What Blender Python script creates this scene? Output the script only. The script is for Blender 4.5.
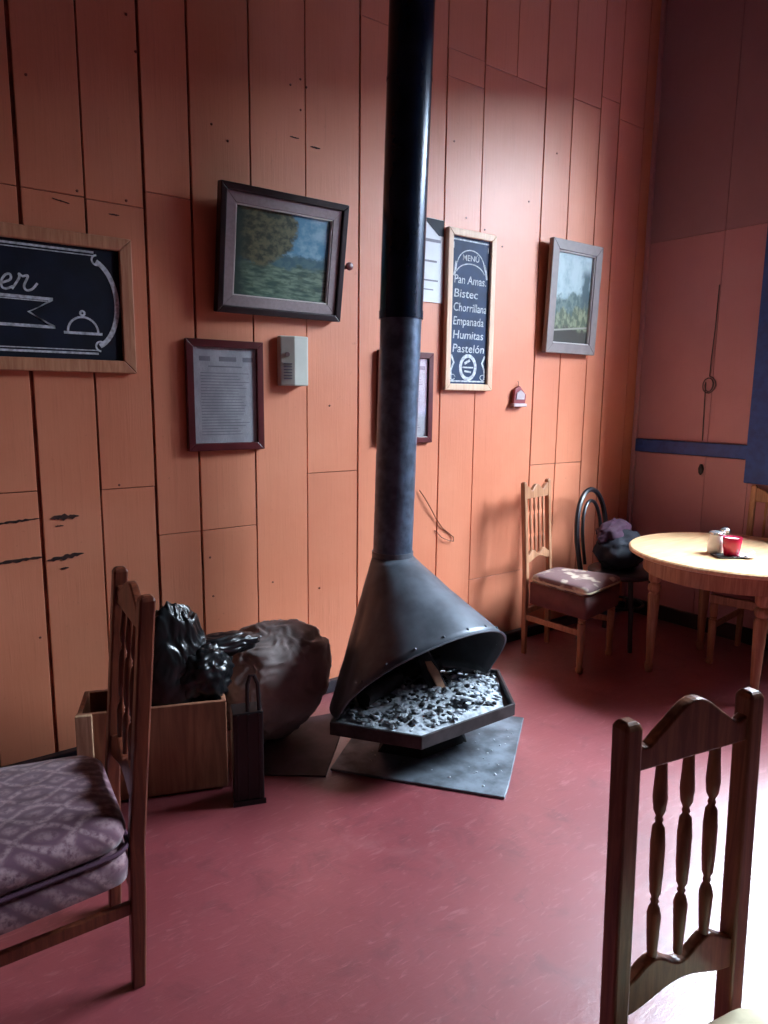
import bpy, bmesh, math, random
from mathutils import Vector, Matrix, noise
for o in list(bpy.data.objects): bpy.data.objects.remove(o)
S = bpy.context.scene
COL = S.collection
random.seed(7)
PI = math.pi
rad = math.radians

# ------------------------------------------------------------------ camera
YAW, PITCH, ROLL, FPX, CAMH = rad(53.14), rad(9.32), rad(.672), 708.0, 1.5
fwd = Vector((math.cos(YAW)*math.cos(PITCH), math.sin(YAW)*math.cos(PITCH), -math.sin(PITCH)))
r0 = Vector((math.sin(YAW), -math.cos(YAW), 0)); u0 = r0.cross(fwd)
rgt = r0*math.cos(ROLL)+u0*math.sin(ROLL); upv = -r0*math.sin(ROLL)+u0*math.cos(ROLL)
cam = bpy.data.objects.new('camera', bpy.data.cameras.new('camera')); COL.objects.link(cam)
M4 = Matrix((rgt, upv, -fwd)).transposed().to_4x4(); M4.translation = (0, 0, CAMH)
cam.matrix_world = M4
cam.data.sensor_fit = 'HORIZONTAL'; cam.data.sensor_width = 36; cam.data.lens = 36*FPX/768
cam.data.clip_start = .02
S.camera = cam

# ------------------------------------------------------------------ room sizes
WY = 2.93      # face of the plank wall
WX = 4.37      # face of the window wall
X0, Y0, ZC = -2.4, -3.2, 4.4
WIN = (.0, 1.96, 1.32, 3.55)
TW = .55      # depth of the window reveal      # window opening: y0, y1, z0, z1

# ------------------------------------------------------------------ light
wd = bpy.data.worlds.new('sky'); S.world = wd; wd.use_nodes = True
bg = wd.node_tree.nodes['Background']; bg.inputs[0].default_value = (.62, .78, 1, 1); bg.inputs[1].default_value = 2.0
def area(name, loc, size, energy, color, rot):
    l = bpy.data.lights.new(name, 'AREA'); l.shape = 'RECTANGLE'; l.size, l.size_y = size; l.energy = energy; l.color = color
    o = bpy.data.objects.new(name, l); COL.objects.link(o); o.location = loc; o.rotation_euler = rot
    return o
# daylight coming in through the window of the right wall
area('window_daylight', (WX+2.5, -1.6, 6.0), (4.8, 11.0), 20500, (.71, .86, 1), (0, rad(45), 0))
vs = S.view_settings
S.display_settings.display_device = 'sRGB'
vs.view_transform = 'Standard'; vs.look = 'None'; vs.gamma = 1; vs.use_curve_mapping = False
vs.exposure = -0.06

# ------------------------------------------------------------------ node helpers
def srgb(r, g, b):
    f = lambda c: ((c/255+.055)/1.055)**2.4 if c/255 > .04045 else c/255/12.92
    return (f(r), f(g), f(b), 1)
class NT:
    def __init__(s, name):
        s.m = bpy.data.materials.new(name); s.m.use_nodes = True; s.t = s.m.node_tree; s.b = s.t.nodes['Principled BSDF']
    def n(s, typ, **kw):
        n = s.t.nodes.new(typ)
        for k, v in kw.items():
            if k[0] == '_': setattr(n, k[1:], v)
            else: s.put(n.inputs[k.replace('__', ' ')], v)
        return n
    def put(s, inp, v):
        if isinstance(v, bpy.types.NodeSocket): s.t.links.new(v, inp)
        else: inp.default_value = v
    def math(s, op, a, b=0., c=0., clamp=False):
        n = s.t.nodes.new('ShaderNodeMath'); n.operation = op; n.use_clamp = clamp
        for i, v in enumerate((a, b, c)): s.put(n.inputs[i], v)
        return n.outputs[0]
    def mix(s, f, a, b):
        n = s.t.nodes.new('ShaderNodeMix'); n.data_type = 'RGBA'
        s.put(n.inputs[0], f); s.put(n.inputs[6], a); s.put(n.inputs[7], b)
        return n.outputs[2]
    def obj(s): return s.n('ShaderNodeTexCoord').outputs['Object']
    def uv(s): return s.n('ShaderNodeTexCoord').outputs['UV']
    def world(s): return s.n('ShaderNodeNewGeometry').outputs['Position']
    def rnd(s): return s.n('ShaderNodeObjectInfo').outputs['Random']
    def scale(s, v, sc):
        n = s.t.nodes.new('ShaderNodeMapping'); s.put(n.inputs[0], v); n.inputs['Scale'].default_value = sc; return n.outputs[0]
    def noise(s, v, sc, det=3., rough=.55, dist=0.):
        n = s.n('ShaderNodeTexNoise', Scale=sc, Detail=det, Roughness=rough, Distortion=dist); s.put(n.inputs['Vector'], v); return n.outputs[0]
    def ramp(s, f, a, b):       # smooth 0..1 between a and b
        n = s.t.nodes.new('ShaderNodeMapRange'); n.interpolation_type = 'SMOOTHSTEP'
        s.put(n.inputs[0], f); n.inputs[1].default_value = a; n.inputs[2].default_value = b; return n.outputs[0]
    def bump(s, h, st, d=.01):
        n = s.n('ShaderNodeBump', Strength=st, Distance=d, Height=h); s.t.links.new(n.outputs[0], s.b.inputs['Normal'])
    def fin(s, col, rough=.5, metal=0., spec=.5):
        s.put(s.b.inputs['Base Color'], col); s.put(s.b.inputs['Roughness'], rough); s.b.inputs['Metallic'].default_value = metal
        s.b.inputs['Specular IOR Level'].default_value = spec
        return s.m
def plain(name, col, rough=.5, metal=0., var=.15, sc=12., bump=0., spec=.5, stretch=(1, 1, 1)):
    k = NT(name); v = k.scale(k.obj(), stretch); f = k.noise(v, sc, 4)
    dk = tuple(c*(1-var*1.6) for c in col[:3])+(1,); lt = tuple(min(1, c*(1+var)) for c in col[:3])+(1,)
    if bump: k.bump(f, bump)
    return k.fin(k.mix(k.ramp(f, .3, .7), dk, lt), rough, metal, spec)
def wood(name, col, dark, rough=.4, axis=2, sc=6., spec=.5):
    k = NT(name); st = [9, 9, 9]; st[axis] = .8
    f = k.noise(k.scale(k.obj(), tuple(st)), sc, 5, .6, .6); g = k.noise(k.obj(), 5., 3)
    c = k.mix(k.ramp(f, .32, .72), dark, col); c = k.mix(k.math('MULTIPLY', k.ramp(g, .45, .75), .35), c, dark)
    k.bump(f, .12, .004)
    return k.fin(c, rough, 0., spec)

# wall paint: salmon paint over boards, slight tone change per board, scuffs and nail heads
def wall_paint(name, a, b, grime, rough=.42):
    k = NT(name); p = k.world()
    grain = k.noise(k.scale(p, (26, 26, 1.1)), 3., 5, .65, .4)
    blot = k.noise(p, 1.6, 4, .6); fine = k.noise(p, 38., 3, .6)
    c = k.mix(k.ramp(blot, .3, .72), a, b)
    c = k.mix(k.math('MULTIPLY', k.ramp(grain, .55, .85), .28), c, grime)
    c = k.mix(k.math('MULTIPLY', k.ramp(fine, .68, .8), .35), c, grime)
    c = k.mix(k.math('MULTIPLY', k.rnd(), .16), c, grime)
    k.bump(k.math('ADD', grain, k.math('MULTIPLY', fine, .3)), .16, .006)
    return k.fin(c, rough, 0., .5)
MAT = {}
MAT['wall'] = wall_paint('salmon wall paint', srgb(228, 146, 112), srgb(220, 134, 100), srgb(160, 80, 58))
MAT['wall2'] = wall_paint('dull rose wall paint', srgb(196, 144, 152), srgb(186, 134, 142), srgb(144, 98, 106), .5)
MAT['wall3'] = wall_paint('shaded upper wall tone', srgb(168, 132, 142), srgb(158, 122, 132), srgb(122, 90, 100), .55)  # upper panels greyer: weaker light above the seam is put into the colour
MAT['brown'] = wood('brown panelling', srgb(104, 66, 54), srgb(82, 50, 42), .5)
MAT['gap'] = plain('dark joint wood', srgb(136, 66, 46), .8, var=.3)
MAT['ceil'] = plain('dark ceiling boards', srgb(96, 66, 56), .7, var=.15)
MAT['base'] = plain('black skirting paint', srgb(24, 24, 34), .32, var=.2)
MAT['blue'] = plain('navy trim paint', srgb(32, 74, 146), .4, var=.15, stretch=(2, 2, 2))
def floor_mat():
    k = NT('red oxide floor'); p = k.world()
    a = k.noise(p, 1.3, 5, .6); b = k.noise(p, 7., 6, .65, .5); c3 = k.noise(k.scale(p, (3.2, 14, 1)), 4., 4, .6, 1.2)
    c = k.mix(k.ramp(a, .3, .7), srgb(122, 50, 56), srgb(138, 62, 68))
    c = k.mix(k.math('MULTIPLY', k.ramp(b, .5, .72), .6), c, srgb(98, 36, 44))
    c = k.mix(k.math('MULTIPLY', k.ramp(c3, .54, .76), .5), c, srgb(172, 110, 112))
    pt_ = k.noise(p, 2.6, 4, .6, .8); c = k.mix(k.math('MULTIPLY', k.ramp(pt_, .58, .72), .4), c, srgb(156, 96, 98))
    c = k.mix(k.math('MULTIPLY', k.ramp(k.noise(k.scale(p, (9, 3, 1)), 5., 5, .65, 1.), .62, .75), .5), c, srgb(92, 34, 42))
    k.bump(k.math('ADD', b, k.math('MULTIPLY', c3, .5)), .3, .006)
    k.b.inputs['Coat Weight'].default_value = .7; k.b.inputs['Coat Roughness'].default_value = .42; k.b.inputs['Coat IOR'].default_value = 1.6
    return k.fin(c, k.math('ADD', .26, k.math('MULTIPLY', b, .2)), 0., 1.)
MAT['floor'] = floor_mat()
MAT['oak'] = wood('dark stained wood', srgb(146, 98, 72), srgb(104, 64, 46), .32)
MAT['mahog'] = wood('red brown stained wood', srgb(128, 68, 46), srgb(88, 40, 28), .34)
MAT['pine'] = wood('honey pine', srgb(186, 138, 104), srgb(146, 98, 70), .4)
MAT['pinex'] = wood('honey pine board', srgb(226, 188, 146), srgb(200, 156, 114), .3, axis=0)
MAT['sign_pine'] = wood('raw pine moulding', srgb(206, 148, 112), srgb(178, 114, 82), .5)
MAT['board'] = plain('chalkboard black', srgb(12, 20, 40), .6, var=.25, sc=9, spec=.3)
MAT['board2'] = plain('slate blue chalkboard', srgb(24, 48, 84), .6, var=.2, sc=9, spec=.3)
MAT['menu_pine'] = wood('pale menu moulding', srgb(236, 204, 176), srgb(214, 174, 142), .5)
MAT['redorn'] = plain('faded red paint', srgb(150, 66, 72), .5, 0, .1)
MAT['whiteorn'] = plain('faded white paint', srgb(190, 172, 176), .5, 0, .1)
MAT['nail'] = plain('rusty nail head', srgb(112, 58, 44), .7, 0, .2)
MAT['chalk'] = plain('white chalk', srgb(196, 202, 210), .9, var=.25, sc=60)
MAT['iron'] = plain('dark sheet iron', srgb(92, 98, 108), .42, .3, .22, 7, .12)
MAT['ironp'] = plain('grey sheet metal pipe', srgb(88, 102, 122), .38, .4, .25, 16, .35)
MAT['ironu'] = plain('black enamel pipe', srgb(26, 38, 58), .26, .4, .2, 9, .05)
MAT['rust'] = plain('sooty rusted iron', srgb(52, 46, 48), .6, .4, .35, 14, .15)
MAT['soot'] = plain('black soot', srgb(18, 18, 22), .85, 0, .3, 12)
MAT['plate'] = plain('grey floor plate', srgb(112, 120, 130), .5, .3, .35, 9, .15)
MAT['plate2'] = plain('dark ashy floor sheet', srgb(70, 52, 58), .6, .1, .3, 7, .1)
MAT['ash'] = plain('pale ash', srgb(172, 178, 186), .95, 0, .3, 30, .3)
MAT['char'] = plain('charcoal', srgb(38, 38, 42), .85, 0, .4, 24, .3)
MAT['cutwood'] = plain('pale split wood', srgb(206, 160, 128), .7, 0, .15, 20)
MAT['plastic'] = plain('black bin bag plastic', srgb(12, 13, 16), .3, 0, .2, 5, 0, .45)
MAT['sack'] = plain('grey brown sackcloth', srgb(150, 136, 134), .7, 0, .12, 6, .1)
MAT['crate'] = wood('rough crate board', srgb(158, 104, 76), srgb(120, 72, 52), .65, axis=2, sc=3)
MAT['crate_end'] = wood('pale crate batten', srgb(206, 172, 140), srgb(170, 132, 100), .6)
MAT['black'] = plain('black painted metal', srgb(18, 17, 20), .35, .2, .2)
MAT['white'] = plain('white ceramic', srgb(236, 236, 236), .25, 0, .03)
MAT['redmug'] = plain('raspberry red glaze', srgb(176, 22, 62), .22, 0, .06)
MAT['redwood'] = plain('red brown frame lacquer', srgb(92, 30, 34), .35, 0, .15)
MAT['darkframe'] = plain('dark brown frame', srgb(42, 24, 26), .35, 0, .2)
MAT['linen'] = plain('grey linen mat', srgb(158, 142, 144), .7, 0, .06, 60, .1)
MAT['greyframe'] = plain('grey painted frame', srgb(132, 120, 118), .5, 0, .06, 20)
MAT['edge'] = plain('pale slip', srgb(212, 204, 200), .4, 0, .05)
MAT['chime'] = plain('cream plastic', srgb(208, 210, 200), .35, 0, .03)
MAT['paper'] = plain('white paper', srgb(226, 230, 234), .6, 0, .03)
MAT['ink'] = plain('grey print', srgb(140, 140, 150), .7, 0, .1)
MAT['purple'] = plain('plum cloth', srgb(66, 32, 54), .85, 0, .2, 9)
MAT['navy'] = plain('navy cloth', srgb(15, 18, 34), .8, 0, .25, 9)
MAT['bent'] = plain('black bentwood', srgb(26, 26, 34), .35, 0, .2)
MAT['cream'] = plain('cream cushion cloth', srgb(206, 192, 160), .75, 0, .08, 20)
MAT['skirt'] = plain('brown seat cloth', srgb(104, 62, 60), .8, 0, .15, 9)
MAT['wire'] = plain('brown wire', srgb(110, 62, 40), .5, .3, .1)
MAT['rope'] = plain('grey cord', srgb(84, 74, 80), .8, 0, .2)
MAT['steel'] = plain('bright steel', srgb(200, 204, 208), .25, .9, .05)
def scar():
    k = NT('dark bare scrape'); f = k.noise(k.world(), 60, 3); return k.fin(k.mix(k.ramp(f, .3, .7), srgb(36, 20, 18), srgb(66, 34, 28)), .9)
MAT['scar'] = scar()
def glass(name, op=.1, tint=(1, 1, 1, 1)):
    k = NT(name); t = k.t
    tr = k.n('ShaderNodeBsdfTransparent', Color=tint); gl = k.n('ShaderNodeBsdfGlossy', Roughness=.06)
    mx = t.nodes.new('ShaderNodeMixShader'); mx.inputs[0].default_value = op
    t.links.new(tr.outputs[0], mx.inputs[1]); t.links.new(gl.outputs[0], mx.inputs[2])
    t.links.new(mx.outputs[0], t.nodes['Material Output'].inputs[0]); return k.m
MAT['pane'] = glass('window glass', .06)
MAT['jarglass'] = glass('jar glass', .25, (.93, .96, .97, 1))
def damask():
    k = NT('mauve damask'); s = k.n('ShaderNodeSeparateXYZ', Vector=k.obj())
    x, y, z = (k.math('MULTIPLY', s.outputs[i], q) for i, q in ((0, 34.), (1, 26.), (2, 26.)))
    yy = k.math('ADD', y, z)
    sv = k.math('MULTIPLY', k.math('SINE', yy), 1.25)
    A = k.math('ABSOLUTE', k.math('SINE', k.math('ADD', x, sv))); B = k.math('ABSOLUTE', k.math('SINE', k.math('SUBTRACT', x, sv)))
    line = k.math('SUBTRACT', 1., k.ramp(k.math('MINIMUM', A, B), .08, .5))
    med = k.ramp(k.math('MULTIPLY', A, B), .55, .95)
    n = k.noise(k.obj(), 70., 3)
    f = k.math('MULTIPLY', k.math('ADD', line, k.math('MULTIPLY', med, .8), clamp=True), k.ramp(n, .25, .65))
    k.bump(f, .2, .003)
    k.b.inputs['Sheen Weight'].default_value = .3
    return k.fin(k.mix(f, srgb(98, 62, 78), srgb(158, 126, 132)), .7, 0, .3)
MAT['damask'] = damask()
def floral():
    k = NT('faded floral cushion'); n = k.noise(k.obj(), 9., 2); n2 = k.noise(k.obj(), 30., 3)
    c = k.mix(k.ramp(n, .5, .6), srgb(120, 92, 92), srgb(196, 178, 160)); c = k.mix(k.math('MULTIPLY', k.ramp(n2, .55, .7), .4), c, srgb(110, 70, 74))
    return k.fin(c, .85)
MAT['floral'] = floral()
def landscape():     # oil picture: big tree left, blue sky right, green meadow
    k = NT('landscape oil picture'); uv = k.uv(); s = k.n('ShaderNodeSeparateXYZ', Vector=uv); u, v = s.outputs[0], s.outputs[1]
    n1 = k.noise(uv, 4., 6, .65); n2 = k.noise(uv, 12., 5, .6); n3 = k.noise(k.scale(uv, (2, 7, 1)), 3., 5)
    sky = k.mix(k.ramp(n1, .4, .65), srgb(84, 140, 168), srgb(146, 182, 196))
    hill = k.mix(k.ramp(n2, .4, .6), srgb(62, 96, 108), srgb(78, 112, 116))
    mead = k.mix(k.ramp(n3, .35, .68), srgb(58, 84, 74), srgb(124, 146, 124)); mead = k.mix(k.math('MULTIPLY', k.ramp(n2, .5, .7), .6), mead, srgb(52, 70, 58))
    tree = k.mix(k.ramp(n2, .38, .62), srgb(58, 66, 54), srgb(112, 110, 82))
    wob = k.math('MULTIPLY', k.math('SUBTRACT', n1, .5), .3)
    c = k.mix(k.ramp(k.math('ADD', v, wob), .55, .5), sky, hill)
    c = k.mix(k.ramp(k.math('ADD', v, wob), .42, .36), c, mead)
    du = k.math('SUBTRACT', u, .24); dv = k.math('MULTIPLY', k.math('SUBTRACT', v, .8), .9)
    d = k.math('ADD', k.math('SQRT', k.math('ADD', k.math('MULTIPLY', du, du), k.math('MULTIPLY', dv, dv))), wob)
    c = k.mix(k.ramp(d, .4, .34), c, tree)
    c = k.mix(k.ramp(k.math('ADD', u, k.math('MULTIPLY', wob, .6)), .16, .02), c, srgb(50, 66, 60))
    k.bump(n2, .15, .003)
    return k.fin(c, .4)
MAT['landscape'] = landscape()
def valley():        # grey green photograph: pale sky, trees, hillside with a path
    k = NT('valley photograph'); uv = k.uv(); s = k.n('ShaderNodeSeparateXYZ', Vector=uv); u, v = s.outputs[0], s.outputs[1]
    n1 = k.noise(uv, 4.5, 5, .65); n2 = k.noise(uv, 11., 5, .6)
    c = k.mix(k.ramp(n1, .4, .7), srgb(168, 186, 188), srgb(138, 160, 164))
    w = k.math('MULTIPLY', k.math('SUBTRACT', n1, .5), .45)
    vv = k.math('ADD', v, w); slope = k.math('SUBTRACT', vv, k.math('MULTIPLY', u, .14))
    c = k.mix(k.ramp(slope, .52, .44), c, k.mix(k.ramp(n2, .4, .6), srgb(72, 92, 92), srgb(104, 122, 116)))
    tr = k.math('ADD', k.math('ABSOLUTE', k.math('SUBTRACT', u, .86)), k.math('MULTIPLY', w, .8))
    c = k.mix(k.math('MULTIPLY', k.ramp(tr, .16, .06), k.ramp(v, .9, .75)), c, srgb(66, 86, 92))
    c = k.mix(k.ramp(slope, .34, .27), c, k.mix(k.ramp(n2, .4, .62), srgb(82, 92, 76), srgb(132, 140, 112)))
    c = k.mix(k.ramp(vv, .2, .12), c, srgb(66, 64, 58))
    ln = k.math('ABSOLUTE', k.math('SUBTRACT', v, k.math('ADD', .13, k.math('MULTIPLY', u, .06))))
    c = k.mix(k.ramp(ln, .014, .006), c, srgb(150, 150, 138))
    return k.fin(c, .35)
MAT['valley'] = valley()
def printed(name, dense=True):
    k = NT(name); uv = k.uv(); n = k.noise(uv, 3.5, 4); n2 = k.noise(k.scale(uv, (40, 5, 1)), 3., 2)
    c = k.mix(k.ramp(n, .3, .7), srgb(178, 178, 186), srgb(204, 206, 212)); c = k.mix(k.math('MULTIPLY', k.ramp(n2, .45, .65), .25), c, srgb(140, 140, 152))
    return k.fin(c, .25, 0, .5)
MAT['cert'] = printed('certificate paper')

# ------------------------------------------------------------------ mesh helpers
class MB:
    def __init__(s): s.v = []; s.f = []; s.uv = None
    def add(s, vs, fs):
        o = len(s.v); s.v += [tuple(v) for v in vs]; s.f += [tuple(i+o for i in f) for f in fs]; return s
    def box(s, x0, x1, y0, y1, z0, z1):
        return s.add([(x, y, z) for z in (z0, z1) for y in (y0, y1) for x in (x0, x1)],
                     [(0, 2, 3, 1), (4, 5, 7, 6), (0, 1, 5, 4), (2, 6, 7, 3), (0, 4, 6, 2), (1, 3, 7, 5)])
    def loft(s, rings, cap=True):           # rings: equal-length closed loops
        n = len(rings[0]); vs = [p for r in rings for p in r]; fs = []
        for k in range(len(rings)-1):
            for i in range(n): fs.append((k*n+i, k*n+(i+1) % n, (k+1)*n+(i+1) % n, (k+1)*n+i))
        if cap: fs.append(tuple(range(n-1, -1, -1))); fs.append(tuple((len(rings)-1)*n+i for i in range(n)))
        return s.add(vs, fs)
    def prism(s, poly, y0, y1, ymap=None):  # outline in (x, z), depth along y
        g = ymap or (lambda z: 0)
        return s.loft([[(x, y0+g(z), z) for x, z in poly], [(x, y1+g(z), z) for x, z in poly]])
    def slab(s, poly, z0, z1): return s.loft([[(x, y, z0) for x, y in poly], [(x, y, z1) for x, y in poly]])
    def lathe(s, prof, a, b, n=14):         # prof: (t 0..1 along a->b, radius)
        a = Vector(a); b = Vector(b); d = (b-a).normalized(); e = d.orthogonal().normalized(); g = d.cross(e)
        return s.loft([[a+(b-a)*t+(e*math.cos(2*PI*i/n)+g*math.sin(2*PI*i/n))*max(r, 1e-4) for i in range(n)] for t, r in prof])
    def tube(s, path, r, n=8, closed=False, rr=None):
        P = [Vector(p) for p in path]; rings = []; e = None; m = len(P)
        for i, p in enumerate(P):
            t = (P[(i+1) % m]-P[i-1]) if closed else (P[min(i+1, m-1)]-P[max(i-1, 0)])
            t.normalize()
            e = t.orthogonal().normalized() if e is None else (e-t*e.dot(t)).normalized()
            g = t.cross(e); q = rr[i] if rr else r
            rings.append([p+(e*math.cos(2*PI*k/n)+g*math.sin(2*PI*k/n))*q for k in range(n)])
        if closed: rings.append(rings[0]); return s.loft(rings, False)
        return s.loft(rings)
    def quad_uv(s, p):
        s.add(p, [(0, 1, 2, 3)]); s.uv = [(0, 0), (1, 0), (1, 1), (0, 1)]; return s
    def ribbon(s, pts, w, y=0.):            # flat stroke in the x-z plane facing -y
        n = len(pts); vs = []; fs = []
        for i, p in enumerate(pts):
            a = Vector(pts[max(i-1, 0)]); b = Vector(pts[min(i+1, n-1)]); d = (b-a).normalized() if (b-a).length > 0 else Vector((1, 0))
            nrm = Vector((-d.y, d.x))*w/2
            vs += [(p[0]+nrm.x, y, p[1]+nrm.y), (p[0]-nrm.x, y, p[1]-nrm.y)]
        for i in range(n-1): fs.append((2*i, 2*i+1, 2*i+3, 2*i+2))
        return s.add(vs, fs)
    def strokes(s, name, mat, parent):
        for q in s.parts: q.build(name, mat, parent)
    def stroke(s, pts, w, y=0.):
        s.parts = getattr(s, 'parts', []); s.parts.append(MB().ribbon(pts, w, y))
    def build(s, name, mat, parent=None, smooth=False, bevel=0., seg=2, auto=None):
        me = bpy.data.meshes.new(name); me.from_pydata(s.v, [], s.f); me.update()
        bm = bmesh.new(); bm.from_mesh(me); bmesh.ops.recalc_face_normals(bm, faces=bm.faces); bm.to_mesh(me); bm.free()
        if s.uv:
            l = me.uv_layers.new()
            for lp in me.loops: l.data[lp.index].uv = s.uv[lp.vertex_index]
        me.materials.append(MAT[mat])
        o = bpy.data.objects.new(name, me); COL.objects.link(o)
        if parent is not None: o.parent = parent
        if bevel:
            m = o.modifiers.new('bevel', 'BEVEL'); m.width = bevel; m.segments = seg; m.limit_method = 'ANGLE'; m.angle_limit = rad(40)
        if smooth or auto:
            for p in me.polygons: p.use_smooth = True
            a = auto or 35
            bm = bmesh.new(); bm.from_mesh(me)
            for e in bm.edges: e.smooth = not (len(e.link_faces) == 2 and e.calc_face_angle(0) > rad(a))
            bm.to_mesh(me); bm.free()
        return o
def box(x0, x1, y0, y1, z0, z1): return MB().box(x0, x1, y0, y1, z0, z1)
def tag(o, label=None, cat=None, group=None, kind=None):
    for k, v in (('label', label), ('category', cat), ('group', group), ('kind', kind)):
        if v: o[k] = v
    return o
def thing(name, label, cat, loc=(0, 0, 0), rz=0., group=None, rx=0.):
    o = bpy.data.objects.new(name, None); COL.objects.link(o); o.location = loc; o.rotation_euler = (rx, 0, rz); o.empty_display_size = .1
    return tag(o, label, cat, group)
def root(name, loc=(0, 0, 0)):
    o = bpy.data.objects.new(name, None); COL.objects.link(o); o.location = loc; o['kind'] = 'structure'; return o
def text_mesh(txt, size, x, z, mat, parent, y=0., shear=0., align='CENTER', name='lettering', width=None, rot=0.):
    c = bpy.data.curves.new('t', 'FONT'); c.body = txt; c.size = size; c.align_x = align; c.shear = shear; c.resolution_u = 3
    c.offset = 0.0004
    t = bpy.data.objects.new('t', c); COL.objects.link(t); dg = bpy.context.evaluated_depsgraph_get()
    me = bpy.data.meshes.new_from_object(t.evaluated_get(dg)); bpy.data.objects.remove(t)
    if width:
        xs = [v.co.x for v in me.vertices]; k = width/(max(xs)-min(xs)); me.transform(Matrix.Scale(k, 4, (1, 0, 0)))
    me.transform(Matrix.Translation((x, y, z)) @ Matrix.Rotation(rot, 4, 'Y') @ Matrix.Rotation(PI/2, 4, 'X'))
    me.materials.clear(); me.materials.append(MAT[mat])
    o = bpy.data.objects.new(name, me); COL.objects.link(o); o.parent = parent
    return o
def arc(cx, cz, rx, rz, a0, a1, n=20): return [(cx+rx*math.cos(rad(a0+(a1-a0)*i/n)), cz+rz*math.sin(rad(a0+(a1-a0)*i/n))) for i in range(n+1)]

# ------------------------------------------------------------------ room shell
tag(box(X0-.2, WX+.6, Y0-.2, WY+.2, -.1, 0).build('floor', 'floor'), kind='structure')
tag(box(X0-.2, WX+.6, Y0-.2, WY+.2, ZC, ZC+.1).build('ceiling', 'ceil'), kind='structure')
tag(box(X0-.15, X0, Y0-.15, WY+.15, 0, ZC).build('wall_back', 'brown'), kind='structure')
tag(box(X0, WX, Y0-.15, Y0, 0, ZC).build('wall_near', 'brown'), kind='structure')
wl = tag(box(X0, WX+.02, WY+.0105, WY+.15, 0, ZC).build('wall_left', 'gap'), kind='structure')
# every plank of the left wall: (x0, x1, joint heights, gap to the next plank)
cols = []
x = X0
while x < .25: cols.append((x, x+.229, (2.222,) if x > -.5 else (), .006)); x += .229
cols.append((x, .557, (1.126, 2.222), .016))
cols += [(.557, .779, (2.222,), .007), (.779, 1.004, (1.115, 2.217), .012), (1.004, 1.198, (.904, 2.281), .012), (1.198, 1.463, (.904,), .004),
         (1.463, 1.735, (), .005), (1.735, 2.03, (1.127,), .008), (2.03, 2.30, (3.218,), .006), (2.30, 2.566, (), .007), (2.566, 2.828, (3.099, 3.23), .008),
         (3.31, 3.546, (1.09,), .008), (3.546, 3.807, (1.09, 3.226), .009), (3.807, 3.99, (3.3,), .005), (3.99, 4.25, (3.212,), .006), (4.25, WX, (), .004)]
def plank(x0, x1, z0, z1, gap):
    d = random.uniform(-.002, .002)
    g0 = .0015
    box(x0+g0, x1-gap*.75, WY+d, WY+.01, z0+.0015, z1-.0015).build('plank', 'wall', wl, bevel=.0018, seg=1)
for x0, x1, js, gap in cols:
    zs = [0]+list(js)+[ZC]
    for z0, z1 in zip(zs, zs[1:]): plank(x0, x1, z0, z1, gap)
for a, b in ((0, .437), (.437, 3.219)): plank(2.828, 3.31, a, b, .007)
plank(2.828, 3.07, 3.219, ZC, .006); plank(3.07, 3.31, 3.219, ZC, .007)
# scrapes through the paint, nail heads
def scrape(x0, x1, z, h, seed, slope=0.):
    random.seed(seed); n = 16; up = []; dn = []
    for i in range(n+1):
        t = i/n; e = math.sin(PI*t)**.5
        up.append((x0+(x1-x0)*t, z+slope*t+h*e*random.uniform(.2, 1)+.0008)); dn.append((x0+(x1-x0)*t, z+slope*t-h*e*random.uniform(.2, 1)-.0008))
    m = MB(); m.prism(up+dn[::-1], WY-.0035, WY-.0005); m.build('paint_scrape', 'scar', wl)
scrape(.38, .55, 1.012, .006, 1, .01); scrape(.585, .69, 1.018, .014, 2); scrape(.36, .55, .862, .008, 3, .008); scrape(.56, .70, .852, .012, 4, .014)
scrape(.60, .63, .985, .003, 5); scrape(.61, .64, .815, .004, 6); scrape(1.655, 1.70, 2.62, .003, 8); scrape(1.76, 1.81, 2.60, .004, 9)
scrape(.86, .90, 2.175, .003, 10); scrape(.66, .72, 2.20, .002, 11, -.01)
random.seed(3)
for px, pz in [(1.71, 2.865), (1.66, 2.83), (1.74, 2.84), (1.71, 2.74), (.99, 2.78), (.93, 2.235), (.75, 2.24), (1.36, 2.54), (1.29, 2.59), (2.72, 2.44), (2.86, 2.40), (3.0, 2.33),
               (1.23, .78), (1.24, .6), (1.54, .62), (1.8, .55), (.52, .55), (.85, 1.13), (3.2, 2.6), (2.62, 2.8), (2.45, 2.9), (3.42, 2.9), (1.86, 1.45), (2.22, .9), (.96, 2.9), (.6, 2.6)]:
    a = MB(); a.lathe([(0, .0052), (1, .004)], (px, WY-.0005, pz), (px, WY-.004, pz), 8); a.build('nail_head', 'nail', wl)
bb = tag(box(X0, WX-.03, WY-.042, WY-.003, 0, .062).build('baseboard_left', 'base', bevel=.006), kind='structure')
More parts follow.
